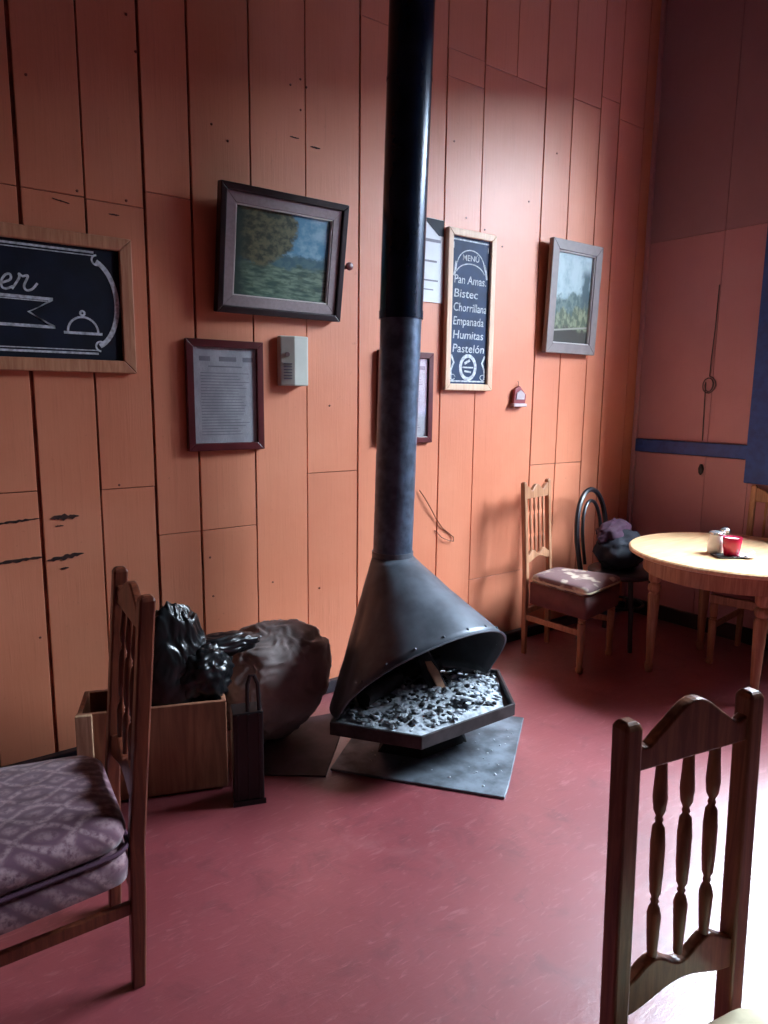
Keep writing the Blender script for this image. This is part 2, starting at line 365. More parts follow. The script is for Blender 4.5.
# right wall with the window opening
y0, y1, z0, z1 = WIN
wr = MB(); wr.box(WX+.012, WX+TW, Y0, y0, 0, ZC); wr.box(WX+.012, WX+TW, y1, WY+.15, 0, ZC); wr.box(WX+.012, WX+TW, y0, y1, 0, z0); wr.box(WX+.012, WX+TW, y0, y1, z1, ZC)
wr = tag(wr.build('wall_right', 'gap'), kind='structure')
def panel(ya, yb, za, zb, mat): box(WX, WX+.0115, ya+.001, yb-.0015, za+.001, zb-.0015).build('panel', mat, wr, bevel=.0015, seg=1)
for ya, yb in ((2.395, WY), (2.12, 2.395)):
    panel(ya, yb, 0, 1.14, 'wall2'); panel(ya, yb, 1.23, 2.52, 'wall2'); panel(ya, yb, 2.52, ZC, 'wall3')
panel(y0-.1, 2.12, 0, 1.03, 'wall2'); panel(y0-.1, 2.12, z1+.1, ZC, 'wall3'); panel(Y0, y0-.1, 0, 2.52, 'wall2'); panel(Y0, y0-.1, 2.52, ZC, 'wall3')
tag(box(WX-.022, WX+.0115, 2.13, WY-.002, 1.143, 1.228).build('trim_1', 'blue', bevel=.004), kind='structure')
tag(box(WX-.03, WX-.0005, -3.1, WY-.045, 0, .1).build('baseboard_right', 'base', bevel=.006), kind='structure')
tag(MB().slab([(WX-.03, WY-.003), (WX-.03, WY-.03), (WX-.004, WY-.03), (WX-.004, WY-.003)], .1, ZC).build('trim_2', 'wall2', bevel=.004), kind='structure')
w = root('window_1', (WX, (y0+y1)/2, 1.0))
def wp(ya, yb, za, zb, name, xa=-.03, xb=.06, mat='blue'): return box(xa, xb, ya-w.location.y, yb-w.location.y, za-1, zb-1).build(name, mat, w, bevel=.004)
wp(y1-.005, 2.13, 1.0, z1+.11, 'jamb'); wp(y0-.112, y0+.005, 1.0, z1+.11, 'jamb')
wp(y0+.005, y1-.005, z1, z1+.11, 'head'); wp(y0+.005, y1-.005, 1.03, z0+.01, 'sill', -.06, .1)
for k in (1, 2): yc = y0+(y1-y0)*k/3; wp(yc-.025, yc+.025, z0+.01, z1, 'mullion', TW-.08, TW-.03)
zt = 2.6
box(.061, TW-.005, y1-.008-w.location.y, y1-.0005-w.location.y, z0-1, z1-1).build('reveal_lining', 'wall2', w); box(.061, TW-.005, y0+.0005-w.location.y, y0+.008-w.location.y, z0-1, z1-1).build('reveal_lining', 'wall2', w)
box(.101, TW-.005, y0+.0085-w.location.y, y1-.0085-w.location.y, z0-.99, z0-.985).build('sill_board', 'blue', w); box(.061, TW-.005, y0+.0085-w.location.y, y1-.0085-w.location.y, z1-1.008, z1-1.0005).build('reveal_lining', 'wall2', w)
for k in range(3):
    ya = y0+(y1-y0)*k/3+.026; yb = y0+(y1-y0)*(k+1)/3-.026
    wp(ya, yb, zt-.02, zt+.02, 'glazing_bar', TW-.075, TW-.035)
    for za, zb in ((z0+.012, zt-.021), (zt+.021, z1-.002)):
        box(TW-.057, TW-.053, ya-w.location.y, yb-w.location.y, za-1, zb-1).build('pane', 'pane', w)

# ------------------------------------------------------------------ stove
CX = 1.905
hexa = [(1.425, 2.245), (1.646, 1.937), (2.164, 1.937), (2.385, 2.245), (2.164, 2.545), (1.70, 2.545)]
st = thing('cone_fireplace', 'conical dark iron open fireplace with tall flue pipe standing before the plank wall', 'fireplace', (CX, 2.245, 0))
def loc(m):
    m.v = [(a-CX, b-2.245, c) for a, b, c in m.v]; return m
ins = lambda k: [(CX+(x-CX)*k, 2.245+(y-2.245)*k) for x, y in hexa]
z3 = lambda P, z: [(x, y, z) for x, y in P]
loc(MB().loft([z3(hexa, .158), z3(hexa, .212), z3(ins(.965), .212), z3(ins(.965), .172)])).build('hearth_tray', 'rust', st, bevel=.003)
loc(MB().loft([z3(ins(.5), .012), z3(ins(.42), .05), z3(ins(.42), .12), z3(ins(.6), .158)])).build('pedestal', 'soot', st)
PBX, PBY, PBZ = 1.895, 2.46, .795
NH = 64
def hood_rim(k, dz=0., sc=1.):
    a = 2*PI*k/NH; sx, sy = math.cos(a), math.sin(a)
    z = .214+(.355*max(0, -sy)**.85 if sy < 0 else 0)
    return Vector((CX+(.402 if sx > 0 else .402+.045*min(1, -sx*1.5))*sx*sc, 2.245+(.3 if sy < 0 else .285)*sy*sc, z+dz))
def hood_top(k): a = 2*PI*k/NH; return Vector((PBX+.09*math.cos(a), PBY+.09*math.sin(a), PBZ))
rings = []
for j in range(15):
    t = j/14; rg = []
    for k in range(NH):
        p = hood_top(k).lerp(hood_rim(k), t)
        d = .006*noise.noise(p*7)+.004*noise.noise(p*17)
        c = Vector((CX, 2.35, p.z)); q = (p-c).normalized()*d*min(1, 4*t*(1.05-t)); q.z = 0
        rg.append(p+q)
    rings.append(rg)
hd = loc(MB().loft(rings, False)).build('hood', 'iron', st, smooth=True, auto=60)
sm = hd.modifiers.new('thick', 'SOLIDIFY'); sm.thickness = .006; sm.offset = -1; hd.data.materials.append(MAT['soot']); sm.material_offset = 1
loc(MB().tube([hood_rim(k) for k in range(NH//2, NH+1)], .0035)).build('lip_bead', 'iron', hd, smooth=True)
for k in range(36, 64, 3):
    p = hood_rim(k).lerp(hood_top(k), .06); c = Vector((CX, 2.35, p.z)); d = (p-c).normalized()
    loc(MB().lathe([(0, .006), (.6, .0055), (1, .002)], p-d*.004, p+d*.006, 8)).build('rivet', 'iron', hd, smooth=True)
pt = Vector((1.965, 2.425, ZC)); pb = Vector((PBX, PBY, PBZ)); pj = pb.lerp(pt, (1.835-PBZ)/(ZC-PBZ))
def pipe(a, b, r, name, mat, n=48, m=60, amp=.0012):
    rg = []
    for j in range(m+1):
        c = a.lerp(b, j/m)
        rg.append([c+Vector((math.cos(2*PI*i/n), math.sin(2*PI*i/n), 0))*(r+amp*noise.noise(Vector((i*.9, j*1.1, r)))) for i in range(n)])
    return loc(MB().loft(rg)).build(name, mat, st, smooth=True, auto=60)
lower = pipe(pb-Vector((0, 0, .01)), pj, .088, 'flue_pipe', 'ironp')
lower['label'] = 'galvanised grey lower pipe length'
upper = pipe(pj, pt, .092, 'flue_pipe', 'ironu', amp=.0004); upper['label'] = 'black enamelled upper pipe length'
jn = pj.lerp(pt, .36)
pipe(pj-Vector((0, 0, .012)), pj+Vector((0, 0, .02)), .0945, 'pipe_collar', 'ironu', m=2, amp=0)
pipe(jn, jn+Vector((0, 0, .012)), .0935, 'pipe_collar', 'ironu', m=2, amp=0)
pipe(pb-Vector((0, 0, .02)), pb+Vector((0, 0, .02)), .0925, 'pipe_collar', 'iron', m=2, amp=0)
# ash and embers
ab = MB(); nr, na = 14, 48; vs = []; fs = []
def hex_r(a):
    b = (a % (PI/3))-PI/6; return .43/math.cos(b)*.92
for i in range(nr+1):
    for j in range(na):
        a = 2*PI*j/na; r = hex_r(a)*i/nr*.98; x = r*math.cos(a)*1.05; y = r*math.sin(a)*.68
        vs.append((x, y, .183+.028*(1-(i/nr)**2)+.012*noise.noise(Vector((x*22, y*22, 1)))+.006*noise.noise(Vector((x*60, y*60, 4)))))
for i in range(nr):
    for j in range(na): fs.append((i*na+j, i*na+(j+1) % na, (i+1)*na+(j+1) % na, (i+1)*na+j))
tag(MB().add(vs, fs).build('ash_bed', 'ash', None, smooth=True), 'bed of pale grey ash filling the fireplace tray', 'ash', kind='stuff').location = (CX, 2.245, 0)
def chunk(c, r, seed, flat=.6):
    rnd = random.Random(seed); bm = bmesh.new(); bmesh.ops.create_icosphere(bm, subdivisions=1, radius=1)
    ax = (rnd.uniform(.7, 1.5), rnd.uniform(.6, 1), flat*rnd.uniform(.6, 1.1)); rot = Matrix.Rotation(rnd.uniform(0, 6.3), 3, 'Z') @ Matrix.Rotation(rnd.uniform(-.5, .5), 3, 'X')
    V = [rot @ Vector((v.co.x*ax[0], v.co.y*ax[1], v.co.z*ax[2]))*r*rnd.uniform(.75, 1.15)+Vector(c) for v in bm.verts]
    F = [tuple(v.index for v in f.verts) for f in bm.faces]; bm.free(); return V, F
random.seed(11)
ca, cc = MB(), MB()
for i in range(420):
    a = random.uniform(0, 2*PI); r = hex_r(a)*math.sqrt(random.random())*.93; x = r*math.cos(a)*1.05; y = r*math.sin(a)*.67
    z = .19+.026*(1-(r/.45)**2)
    (ca if random.random() < .72 else cc).add(*chunk((x, y, z+.004), random.uniform(.007, .02), i))
e = tag(ca.build('ash_lumps', 'ash', None), 'small pale ash lumps scattered over the fireplace tray', 'ash', kind='stuff'); e.location = (CX, 2.245, 0)
e = tag(cc.build('charcoal_bits', 'char', None), 'small black charcoal bits among the pale ash', 'charcoal', kind='stuff'); e.location = (CX, 2.245, 0)
def log(name, label, a, b, r, endmat):
    a = Vector(a); b = Vector(b); t = thing(name, label, 'log', a.lerp(b, .5), 0); o = a.lerp(b, .5)
    n = 14; d = (b-a).normalized(); e = d.orthogonal().normalized(); g = d.cross(e); rg = []
    for j in range(11):
        c = a.lerp(b, j/10)-o
        rg.append([c+(e*math.cos(2*PI*i/n)+g*math.sin(2*PI*i/n))*r*(1+.28*noise.noise(Vector((i*.8, j*.6, r*90)))) for i in range(n)])
    MB().loft(rg).build('charred_bark', 'char', t, smooth=True, auto=50)
    MB().loft([[q+d*.001 for q in rg[-1]], [q*.999+d*.004 for q in rg[-1]]]).build('cut_end', endmat, t)
    return t
t = thing('burnt_log', 'charred split log leaning in the fireplace with a pale wood face', 'log', (2.0, 2.235, .207), rad(-20))
MB().loft([[(x*q-.05*u, y*q+.03+.10*u, .0+.15*u) for x, y in ((-.045, -.03), (.03, -.03), (.05, .03), (-.04, .05))] for u, q in ((0, 1), (.5, 1.05), (1, .8))]).build('charred_bark', 'char', t, bevel=.006)
MB().loft([[(x*q-.05*u-.002, y*q+.03+.10*u, .012+.13*u) for x, y in ((-.008, -.038), (.03, -.038), (.026, -.029), (-.012, -.029))] for u, q in ((0, .9), (.5, 1.05), (.95, .6))]).build('split_face', 'cutwood', t)
log('burnt_log', 'black log lying at the back left of the fireplace hearth', (1.62, 2.29, .245), (1.86, 2.37, .25), .036, 'char')
log('burnt_log', 'black log lying across the back of the fireplace under the hood', (1.84, 2.475, .245), (2.14, 2.41, .25), .038, 'char')
t = MB().add(*chunk((0, 0, 0), .05, 77, .32)).build('ash_flake', 'ash'); t.location = (2.0, 2.075, .226); tag(t, 'largest pale ash flake lying on the hearth ash', 'ash flake')
# floor plates below the stove
pl = MB().slab([(1.852, 1.69), (1.93, 1.742), (2.42, 2.11), (1.99, 2.68), (1.43, 2.25)], 0, .011).build('floor_plate', 'plate', bevel=.003)
tag(pl, 'grey metal plate on the red floor under the fireplace', 'floor plate')
pl = MB().slab([(1.13, 2.42), (1.39, 2.22), (1.80, 2.66), (1.46, 2.74)], 0, .006).build('floor_plate', 'plate2')
tag(pl, 'dull dark sheet on the floor left of the fireplace', 'floor plate')

db = MB()
random.seed(21)
for i in range(60):
    u, v = random.random(), random.random(); x = 1.86+.5*u-.35*v; y = 1.74+.36*u+.45*v
    db.add(*chunk((x, y, .013), random.uniform(.003, .008), 300+i, .5))
tag(db.build('ash_crumbs', 'ash'), 'tiny ash crumbs scattered on the grey floor plate', 'ash', kind='stuff')
# ------------------------------------------------------------------ chairs
def round_poly(P, r, n=5):
    out = []
    for i, p in enumerate(P):
        p = Vector(p); a = Vector(P[i-1]); b = Vector(P[(i+1) % len(P)])
        u = (a-p).normalized(); v = (b-p).normalized(); s0 = p+u*r; s1 = p+v*r
        for k in range(n+1):
            t = k/n; out.append(s0*(1-t)**2+p*2*t*(1-t)+s1*t*t)
    return out
def cushion(P, r, layers):              # layers: (scale inset in m, z); last one domed
    c = sum((Vector(p) for p in P), Vector((0, 0)))/len(P); rings = []
    for ins_, z in layers:
        Q = []
        for p in P:
            d = Vector(p)-c; Q.append(c+d*max(.02, 1-ins_/d.length))
        rings.append([(q.x, q.y, z) for q in round_poly(Q, max(.004, r*(1-ins_/.3)))])
    return MB().loft(rings)
def make_chair(label, loc_, rz, wb=.31, wf=.42, d=.40, h=.99, seat=.44, mat='oak', spindles=3, seat_mat='cream', style='camel', cush=None, skirt=0., rake=.06, front='square', group='spindle back wooden chairs', zrail=(.49, .56), ztop=(.905, .955, 1.005), pw=.038):
    t = thing('dining_chair', label, 'chair', loc_, rz, group)
    yb = lambda z: .012*z/seat if z < seat else .012+(rake-.012)*(z-seat)/(h-seat)
    for s in (-1, 1):
        x = s*(wb/2-pw/2); rg = []
        for z in (0, .2, seat, (seat+h)/2, h-.012, h-.003, h):
            k = {h-.003: .8, h: .45}.get(z, 1); y = yb(z); a = pw/2*k*(.86 if z == 0 else 1)
            rg.append([(x-a, y-a, z), (x+a, y-a, z), (x+a, y+a, z), (x-a, y+a, z)])
        MB().loft(rg).build('back_post', mat, t, bevel=.005)
    xi = wb/2-pw
    e = .004
    # top rail
    n = 28; up = []
    for i in range(n+1):
        u = -1+2*i/n
        if style == 'camel': z = ztop[1]+(ztop[2]-ztop[1])*(.5+.5*math.cos(PI*min(1, abs(u)/.82)))-.012*max(0, 1-abs(abs(u)-.82)/.2)
        else: z = ztop[1]+(ztop[2]-ztop[1])*abs(math.cos(u*PI*1.0))**1.2
        up.append((u*(xi+e), z))
    MB().prism([(-(xi+e), ztop[0]), (xi+e, ztop[0])]+up[::-1], -.011, .011, yb).build('top_rail', mat, t, bevel=.004)
    dn = [((-1+2*i/n)*(xi+e), zrail[0]+.026*(.5+.5*math.cos(PI*(-1+2*i/n)))) for i in range(n+1)]
    tp = [((-1+2*i/n)*(xi+e), zrail[1]-.014*math.cos(PI*2*(-1+2*i/n))) for i in range(n+1)]
    MB().prism(dn+tp[::-1], -.011, .011, yb).build('lower_rail', mat, t, bevel=.004)
    prof = [(0, .008), (.05, .0085), (.14, .0105), (.25, .0125), (.29, .009), (.305, .0055), (.32, .0075), (.335, .0055), (.36, .0095), (.45, .0118), (.6, .0128), (.68, .0105), (.70, .0055), (.715, .0075), (.73, .0055), (.76, .0105), (.82, .0128), (.92, .0105), (1, .009)]
    for i in range(spindles):
        x = -xi+2*xi*(i+1)/(spindles+1)
        k = 1.0 if spindles == 3 else .62
        za, zb = zrail[1]-.004, ztop[0]+.004
        MB().lathe([(u, r*k) for u, r in prof], (x, yb(za), za), (x, yb(zb), zb)).build('spindle', mat, t, smooth=True, auto=60)
    # seat, front legs, stretchers
    sr = [(-wb/2+.01, -.02), (-wf/2, -d), (wf/2, -d), (wb/2-.01, -.02)]
    MB().slab([(x*.97, y) for x, y in sr], seat-.085, seat-.035).build('seat_frame', mat, t, bevel=.004)
    for s in (-1, 1):
        x = s*(wf/2-.025); y = -d+.03
        if front == 'turned':
            MB().lathe([(0, .016), (.03, .021), (.06, .022), (.09, .014), (.12, .017), (.5, .021), (.72, .022), (.73, .016), (.75, .022), (.77, .016), (.79, .022), (1, .022)], (x, y, 0), (x, y, seat-.086)).build('front_leg', mat, t, smooth=True, auto=50)
        else:
            MB().loft([[(x+a*q, y+b*q, z) for a, b in ((-1, -1), (1, -1), (1, 1), (-1, 1))] for z, q in ((0, .015), (seat-.086, .019))]).build('front_leg', mat, t, bevel=.004)
        a = Vector((s*(wb/2-pw/2), .004, .225)); b = Vector((x, y, .225))
        MB().loft([[(p.x-.009, p.y, p.z-.016), (p.x+.009, p.y, p.z-.016), (p.x+.009, p.y, p.z+.016), (p.x-.009, p.y, p.z+.016)] for p in (a, b)]).build('stretcher', mat, t, bevel=.003)
    box(-wb/2+pw, wb/2-pw, -.004, .014, .24, .275).build('stretcher', mat, t, bevel=.003)
    if cush: cush(t, sr, seat)
    else:
        cushion(sr, .04, [(.02, seat-.034), (.004, seat-.028), (0, seat-.012), (.012, seat), (.05, seat+.008), (.16, seat+.012)]).build('seat', seat_mat, t, smooth=True, auto=70)
    if skirt:
        S0 = [(x*1.02, y*1.01) for x, y in sr]
        MB().loft([[(x, y, z) for x, y in round_poly(S0, .02)] for z in (seat-skirt, seat-.036)], False).build('seat_skirt', 'skirt', t, smooth=True, auto=40).modifiers.new('s', 'SOLIDIFY').thickness = .004
    return t
def two_cushions(t, sr, seat):
    big = [(x*1.2, y*1.03+.012) for x, y in sr]
    cushion(big, .05, [(.02, seat-.09), (.004, seat-.08), (0, seat-.04), (.006, seat-.012), (.03, seat-.002)]).build('seat', 'damask', t, smooth=True, auto=70)
    big = [(x*1.22, y*1.03+.012) for x, y in sr]
    cushion(big, .07, [(.035, seat-.001), (.01, seat+.015), (0, seat+.04), (.01, seat+.066), (.035, seat+.082), (.09, seat+.094), (.17, seat+.098)]).build('cushion', 'damask', t, smooth=True, auto=70)
    k = MB()
    for p in (big,):
        P = round_poly([(x*.985, y) for x, y in p], .06); k.tube([(q.x, q.y, seat+.002) for q in P], .006, 6, True)
    k.build('piping', 'purple', t, smooth=True)
make_chair('red brown spindle chair with mauve damask seat beside the wooden crate', (.483, 1.81, 0), rad(-96), wb=.36, wf=.44, d=.43, h=1.025, seat=.405, mat='mahog', ztop=(.93, .98, 1.02), cush=two_cushions, rake=.062)
make_chair('dark brown spindle back chair standing in the bright foreground', (1.108, .568, 0), rad(-11), mat='oak', seat=.39, wb=.33, d=.42, rake=.03, h=.985, pw=.036, zrail=(.445, .52), ztop=(.895, .945, .998))
def floral_seat(t, sr, seat):
    P = [(x*1.04, y*1.03) for x, y in sr]
    c = cushion(P, .05, [(.02, seat-.034), (0, seat-.02), (.004, seat+.004), (.03, seat+.016), (.1, seat+.024), (.17, seat+.026)]).build('cushion', 'floral', t, smooth=True, auto=70)
    Q = round_poly(P, .05); MB().tube([(q.x, q.y, seat-.016) for q in Q], .006, 6, True).build('piping', 'cream', c, smooth=True)
make_chair('honey pine spindle chair with faded floral cushion backed against the plank wall', (3.215, 2.735, 0), rad(11), wb=.30, wf=.42, d=.41, h=1.02, seat=.475, mat='pine', spindles=4, style='scallop', cush=floral_seat, skirt=.16, front='turned', zrail=(.545, .60), ztop=(.92, .965, 1.0), rake=.05, pw=.03)
make_chair('pine spindle chair behind the round table below the navy window frame', (4.297, 1.875, 0), rad(-80), wb=.36, wf=.42, d=.46, h=1.0, seat=.45, mat='pine', spindles=4, style='scallop', seat_mat='skirt', front='turned', ztop=(.9, .95, .985), rake=.04, pw=.032)

# black bentwood chair in the corner
t = thing('bentwood_chair', 'black bentwood chair with looped back standing in the room corner', 'chair', (3.72, 2.73, 0), rad(8))
def loop(w, zt, zb, y0, lean, n=24):
    P = []
    for i in range(n+1):
        a = PI*i/n; P.append((w*math.cos(a), y0+lean*(zb+(zt-zb)*math.sin(a)**.8-.46), zb+(zt-zb)*math.sin(a)**.8))
    return P
o_ = loop(.185, .93, .62, 0, .1)
MB().tube([(.165, -.02, 0), (.168, -.03, .25), (.172, -.01, .46)]+o_+[(-.172, -.01, .46), (-.168, -.03, .25), (-.165, -.02, 0)], .0155).build('back_loop', 'bent', t, smooth=True)
MB().tube([(.10, 0, .47)]+loop(.115, .86, .62, 0, .1)+[(-.10, 0, .47)], .011).build('inner_loop', 'bent', t, smooth=True)
sc_ = (0, -.2)
MB().lathe([(0, .19), (.3, .205), (.7, .205), (1, .19)], (0, -.2, .425), (0, -.2, .465), 40).build('seat', 'bent', t, smooth=True, auto=40)
for s in (-1, 1): MB().tube([(s*.16, -.36, 0), (s*.15, -.345, .25), (s*.13, -.32, .43)], .015).build('front_leg', 'bent', t, smooth=True)
MB().tube([(.145*math.cos(2*PI*i/32), -.19+.145*math.sin(2*PI*i/32), .24) for i in range(32)], .009, 8, True).build('leg_ring', 'bent', t, smooth=True)

def blob(name, mat, parent, loc_, size, seed, amp=.12, freq=2.2, sub=5, crease=0., flat_bottom=None, shape=None):
    bm = bmesh.new(); bmesh.ops.create_icosphere(bm, subdivisions=sub, radius=1); V = []
    off = Vector((seed*3.1, seed*1.7, seed*.9))
    for v in bm.verts:
        p = v.co.normalized(); k = 1+amp*noise.noise(p*freq+off)+amp*.5*noise.noise(p*freq*2.3+off)
        if crease:
            q = p*freq*1.3+off; w = Vector((noise.noise(q*1.1), noise.noise(q*1.1+Vector((5, 1, 2))), 0))*.8
            k += crease*(1-2*abs(noise.noise((q+w)*1.6)))+crease*.6*(1-2*abs(noise.noise((q+w)*3.7)))
        p = p*k
        if shape: p = Vector(shape(p))
        c = Vector((p.x*size[0], p.y*size[1], p.z*size[2]))
        if flat_bottom is not None: c.z = max(c.z, flat_bottom)
        V.append(c)
    F = [tuple(v.index for v in f.verts) for f in bm.faces]; bm.free()
    o = MB().add(V, F).build(name, mat, parent, smooth=True, auto=70); o.location = loc_; return o
jk = thing('folded_coat', 'navy and plum coat bundled on the black bentwood chair', 'coat', (3.75, 2.53, .467), rad(8))
blob('coat_body', 'navy', jk, (.02, .035, .105), (.19, .125, .12), 5, .15, 1.8, 4, .1, -.103)
blob('coat_lining', 'purple', jk, (.0, .07, .21), (.15, .075, .075), 9, .2, 2, 4, .12)

# ------------------------------------------------------------------ round table
TX, TY, TH = 3.737, 1.844, .70
t = thing('round_table', 'round pale pine table with turned legs near the corner', 'table', (TX, TY, 0))
MB().lathe([(0, .526), (.2, .536), (.75, .538), (1, .530)], (0, 0, TH-.028), (0, 0, TH), 72).build('table_top', 'pinex', t, smooth=True, auto=40)
MB().loft([[(r*math.cos(2*PI*i/56), r*math.sin(2*PI*i/56), z) for i in range(56)] for r, z in ((.455, TH-.0285), (.455, TH-.125), (.435, TH-.125), (.435, TH-.0285))], False).build('apron', 'pine', t, smooth=True, auto=40)
for a in (137, 47, 227, 317):
    x, y = .4*math.cos(rad(a)), .4*math.sin(rad(a))
    MB().lathe([(0, .017), (.03, .022), (.07, .024), (.085, .017), (.11, .019), (.45, .028), (.66, .032), (.68, .022), (.70, .034), (.74, .034), (.76, .022), (.78, .034), (.84, .036), (1, .036)], (x, y, 0), (x, y, TH-.029), 20).build('leg', 'pine', t, smooth=True, auto=50)
# things on the table
def at_table(px, py):
    d = fwd+rgt*((px-384)/FPX)-upv*((py-512)/FPX); k = (TH-CAMH)/d.z; return Vector((d.x*k, d.y*k, TH))
p = at_table(729, 557)
tr = MB().loft([z3([(x*q, y*q) for x, y in ((-.08, -.05), (.08, -.05), (.08, .05), (-.08, .05))], z) for q, z in ((.92, 0), (1, .010), (.94, .010), (.88, .004))]).build('dish', 'black', bevel=.002)
tr.location = p; tr.rotation_euler.z = rad(-35); tag(tr, 'small black dish under the red mug on the table', 'dish')
mg = thing('mug', 'raspberry red mug with pale inside on the round table', 'mug', p+Vector((.02, .0, .0045)))
MB().lathe([(0, .034), (.05, .037), (.5, .043), (.97, .047), (1, .0465), (.99, .043), (.5, .039), (.1, .033)], (0, 0, 0), (0, 0, .098), 32).build('cup', 'redmug', mg, smooth=True, auto=50)
MB().lathe([(0, .0335), (.85, .0432), (.9, .0432)], (0, 0, .0095), (0, 0, .098), 32).build('glaze_lining', 'white', mg, smooth=True, auto=50)
MB().tube([(.043, 0, .078), (.064, 0, .078), (.073, 0, .058), (.066, 0, .034), (.04, 0, .026)], .0055).build('handle', 'redmug', mg, smooth=True)
q = at_table(715, 553)
jr = thing('sugar_jar', 'white sugar jar with steel lid left of the red mug', 'jar', q)
MB().lathe([(0, .036), (.06, .041), (.6, .041), (.82, .033), (1, .033)], (0, 0, 0), (0, 0, .10), 28).build('body', 'white', jr, smooth=True, auto=50)
MB().lathe([(0, .036), (.8, .036), (1, .03)], (0, 0, .1005), (0, 0, .116), 28).build('lid', 'steel', jr, smooth=True, auto=40)
q = at_table(724, 547)
jr = thing('glass_shaker', 'clear glass shaker with steel cap behind the red mug', 'shaker', q)
MB().lathe([(0, .026), (.1, .028), (.8, .024), (1, .022)], (0, 0, 0), (0, 0, .085), 24).build('body', 'jarglass', jr, smooth=True, auto=50)
MB().lathe([(0, .021), (1, .019)], (0, 0, .004), (0, 0, .05), 20).build('salt', 'white', jr, smooth=True, auto=50)
MB().lathe([(0, .024), (.6, .024), (1, .012)], (0, 0, .0855), (0, 0, .108), 24).build('cap', 'steel', jr, smooth=True, auto=40)
q = at_table(746, 558)
sp = thing('spoon_rest', 'small white saucer with a steel spoon right of the mug', 'saucer', q)
MB().lathe([(0, .02), (.5, .03), (1, .042), (.85, .038), (.5, .022)], (0, 0, 0), (0, 0, .012), 28).build('saucer', 'white', sp, smooth=True, auto=40)
MB().tube([(-.05, .01, .016), (0, .0, .014), (.05, -.012, .024)], .003, 6, rr=[.0025, .0035, .006]).build('spoon', 'steel', sp, smooth=True)

# ------------------------------------------------------------------ pictures and boards on the left wall
def frame(parent, w, h, b, d, mat, name='frame', y=0., bev=.004, part='frame_side'):
    for P in ([(0, 0), (w, 0), (w-b, b), (b, b)], [(w, 0), (w, h), (w-b, h-b), (w-b, b)], [(w, h), (0, h), (b, h-b), (w-b, h-b)], [(0, h), (0, 0), (b, b), (b, h-b)]):
        MB().prism(P, y-d, y).build(part, mat, parent, bevel=bev)
def sheet(parent, x0, x1, z0, z1, y, mat, name):
    return MB().quad_uv([(x0, y, z0), (x1, y, z0), (x1, y, z1), (x0, y, z1)]).build(name, mat, parent)
WF = WY-.004
# landscape painting leaning out from the wall
t = thing('framed_painting', 'landscape painting in dark frame with grey mat, leaning out from the planks', 'painting', (1.272, WF-.004, 1.846), rx=rad(8.5))
w_, h_ = .618, .512
frame(t, w_, h_, .028, .042, 'darkframe')
box(.02, w_-.02, -.012, -.001, .02, h_-.02).build('backing', 'black', t)
def ring(parent, a, b, w, h, y0, y1, mat, name):
    for P in ([(a, a), (w-a, a), (w-b, b), (b, b)], [(w-a, a), (w-a, h-a), (w-b, h-b), (w-b, b)], [(w-a, h-a), (a, h-a), (b, h-b), (w-b, h-b)], [(a, h-a), (a, a), (b, b), (b, h-b)]):
        MB().prism(P, y1, y0).build(name, mat, parent, bevel=.002)
ring(t, .029, .072, w_, h_, -.0125, -.03, 'linen', 'mat_board'); ring(t, .073, .079, w_, h_, -.0125, -.027, 'edge', 'slip')
sheet(t, .0795, w_-.0795, .0795, h_-.0795, -.0145, 'landscape', 'canvas')
# grey framed photograph
t = thing('framed_photograph', 'grey framed valley photograph hung right of the tall menu board', 'picture', (3.343, WF-.016, 1.768), rx=rad(2))
w_, h_ = .463, .65
frame(t, w_, h_, .06, .035, 'greyframe'); ring(t, .061, .066, w_, h_, -.01, -.028, 'edge', 'slip')
box(.02, w_-.02, -.0095, 0, .02, h_-.02).build('backing', 'darkframe', t)
sheet(t, .0665, w_-.0665, .0665, h_-.0665, -.012, 'valley', 'photograph')
# certificates
def certificate(label, x, z, w_, h_, cup=True):
    t = thing('framed_certificate', label, 'certificate', (x, WF-.001, z), group='red brown framed certificates')
    frame(t, w_, h_, .032, .022, 'redwood', bev=.003)
    box(.02, w_-.02, -.0075, -.001, .02, h_-.02).build('backing', 'edge', t)
    sheet(t, .033, w_-.033, .033, h_-.033, -.009, 'cert', 'paper')
    m = MB(); random.seed(int(x*100))
    for i in range(24):
        zz = h_-.14-i*.0125
        if zz < .06: break
        m.ribbon([(.065, zz), (w_-.065-random.uniform(0, .06), zz)], .0035, -.0095)
    m.build('print_lines', 'ink', t)
    m = MB()
    for i, (a, b) in enumerate(((.06, .11), (.15, .23), (.26, .31))): m.ribbon([(a, h_-.08), (b, h_-.08)], .02, -.0095)
    m.ribbon([(.1, h_-.112), (w_-.1, h_-.112)], .006, -.0095)
    m.build('heading', 'ink', t)
    box(.033, w_-.033, -.0125, -.0105, .033, h_-.033).build('glass', 'pane', t)
certificate('red brown framed certificate hanging below the landscape painting', 1.14, 1.256, .356, .472)
certificate('red brown framed certificate half hidden behind the flue pipe', 2.135, 1.256, .36, .47)
# poster behind the pipe
t = thing('poster', 'pale paper poster with dark corner tucked between flue pipe and menu board', 'poster', (2.215, WF-.001, 1.985))
box(0, .345, -.003, 0, 0, .415).build('sheet', 'paper', t)
for a, b, c, d in ((.02, .325, .30, .315), (.03, .30, .20, .21), (.03, .31, .105, .113), (.03, .28, .06, .066)): box(a, b, -.0036, -.0031, c, d).build('print_line', 'ink', t)
MB().prism([(.20, .414), (.344, .414), (.344, .335), (.31, .335)], -.0042, -.0031).build('dark_corner', 'board', t)
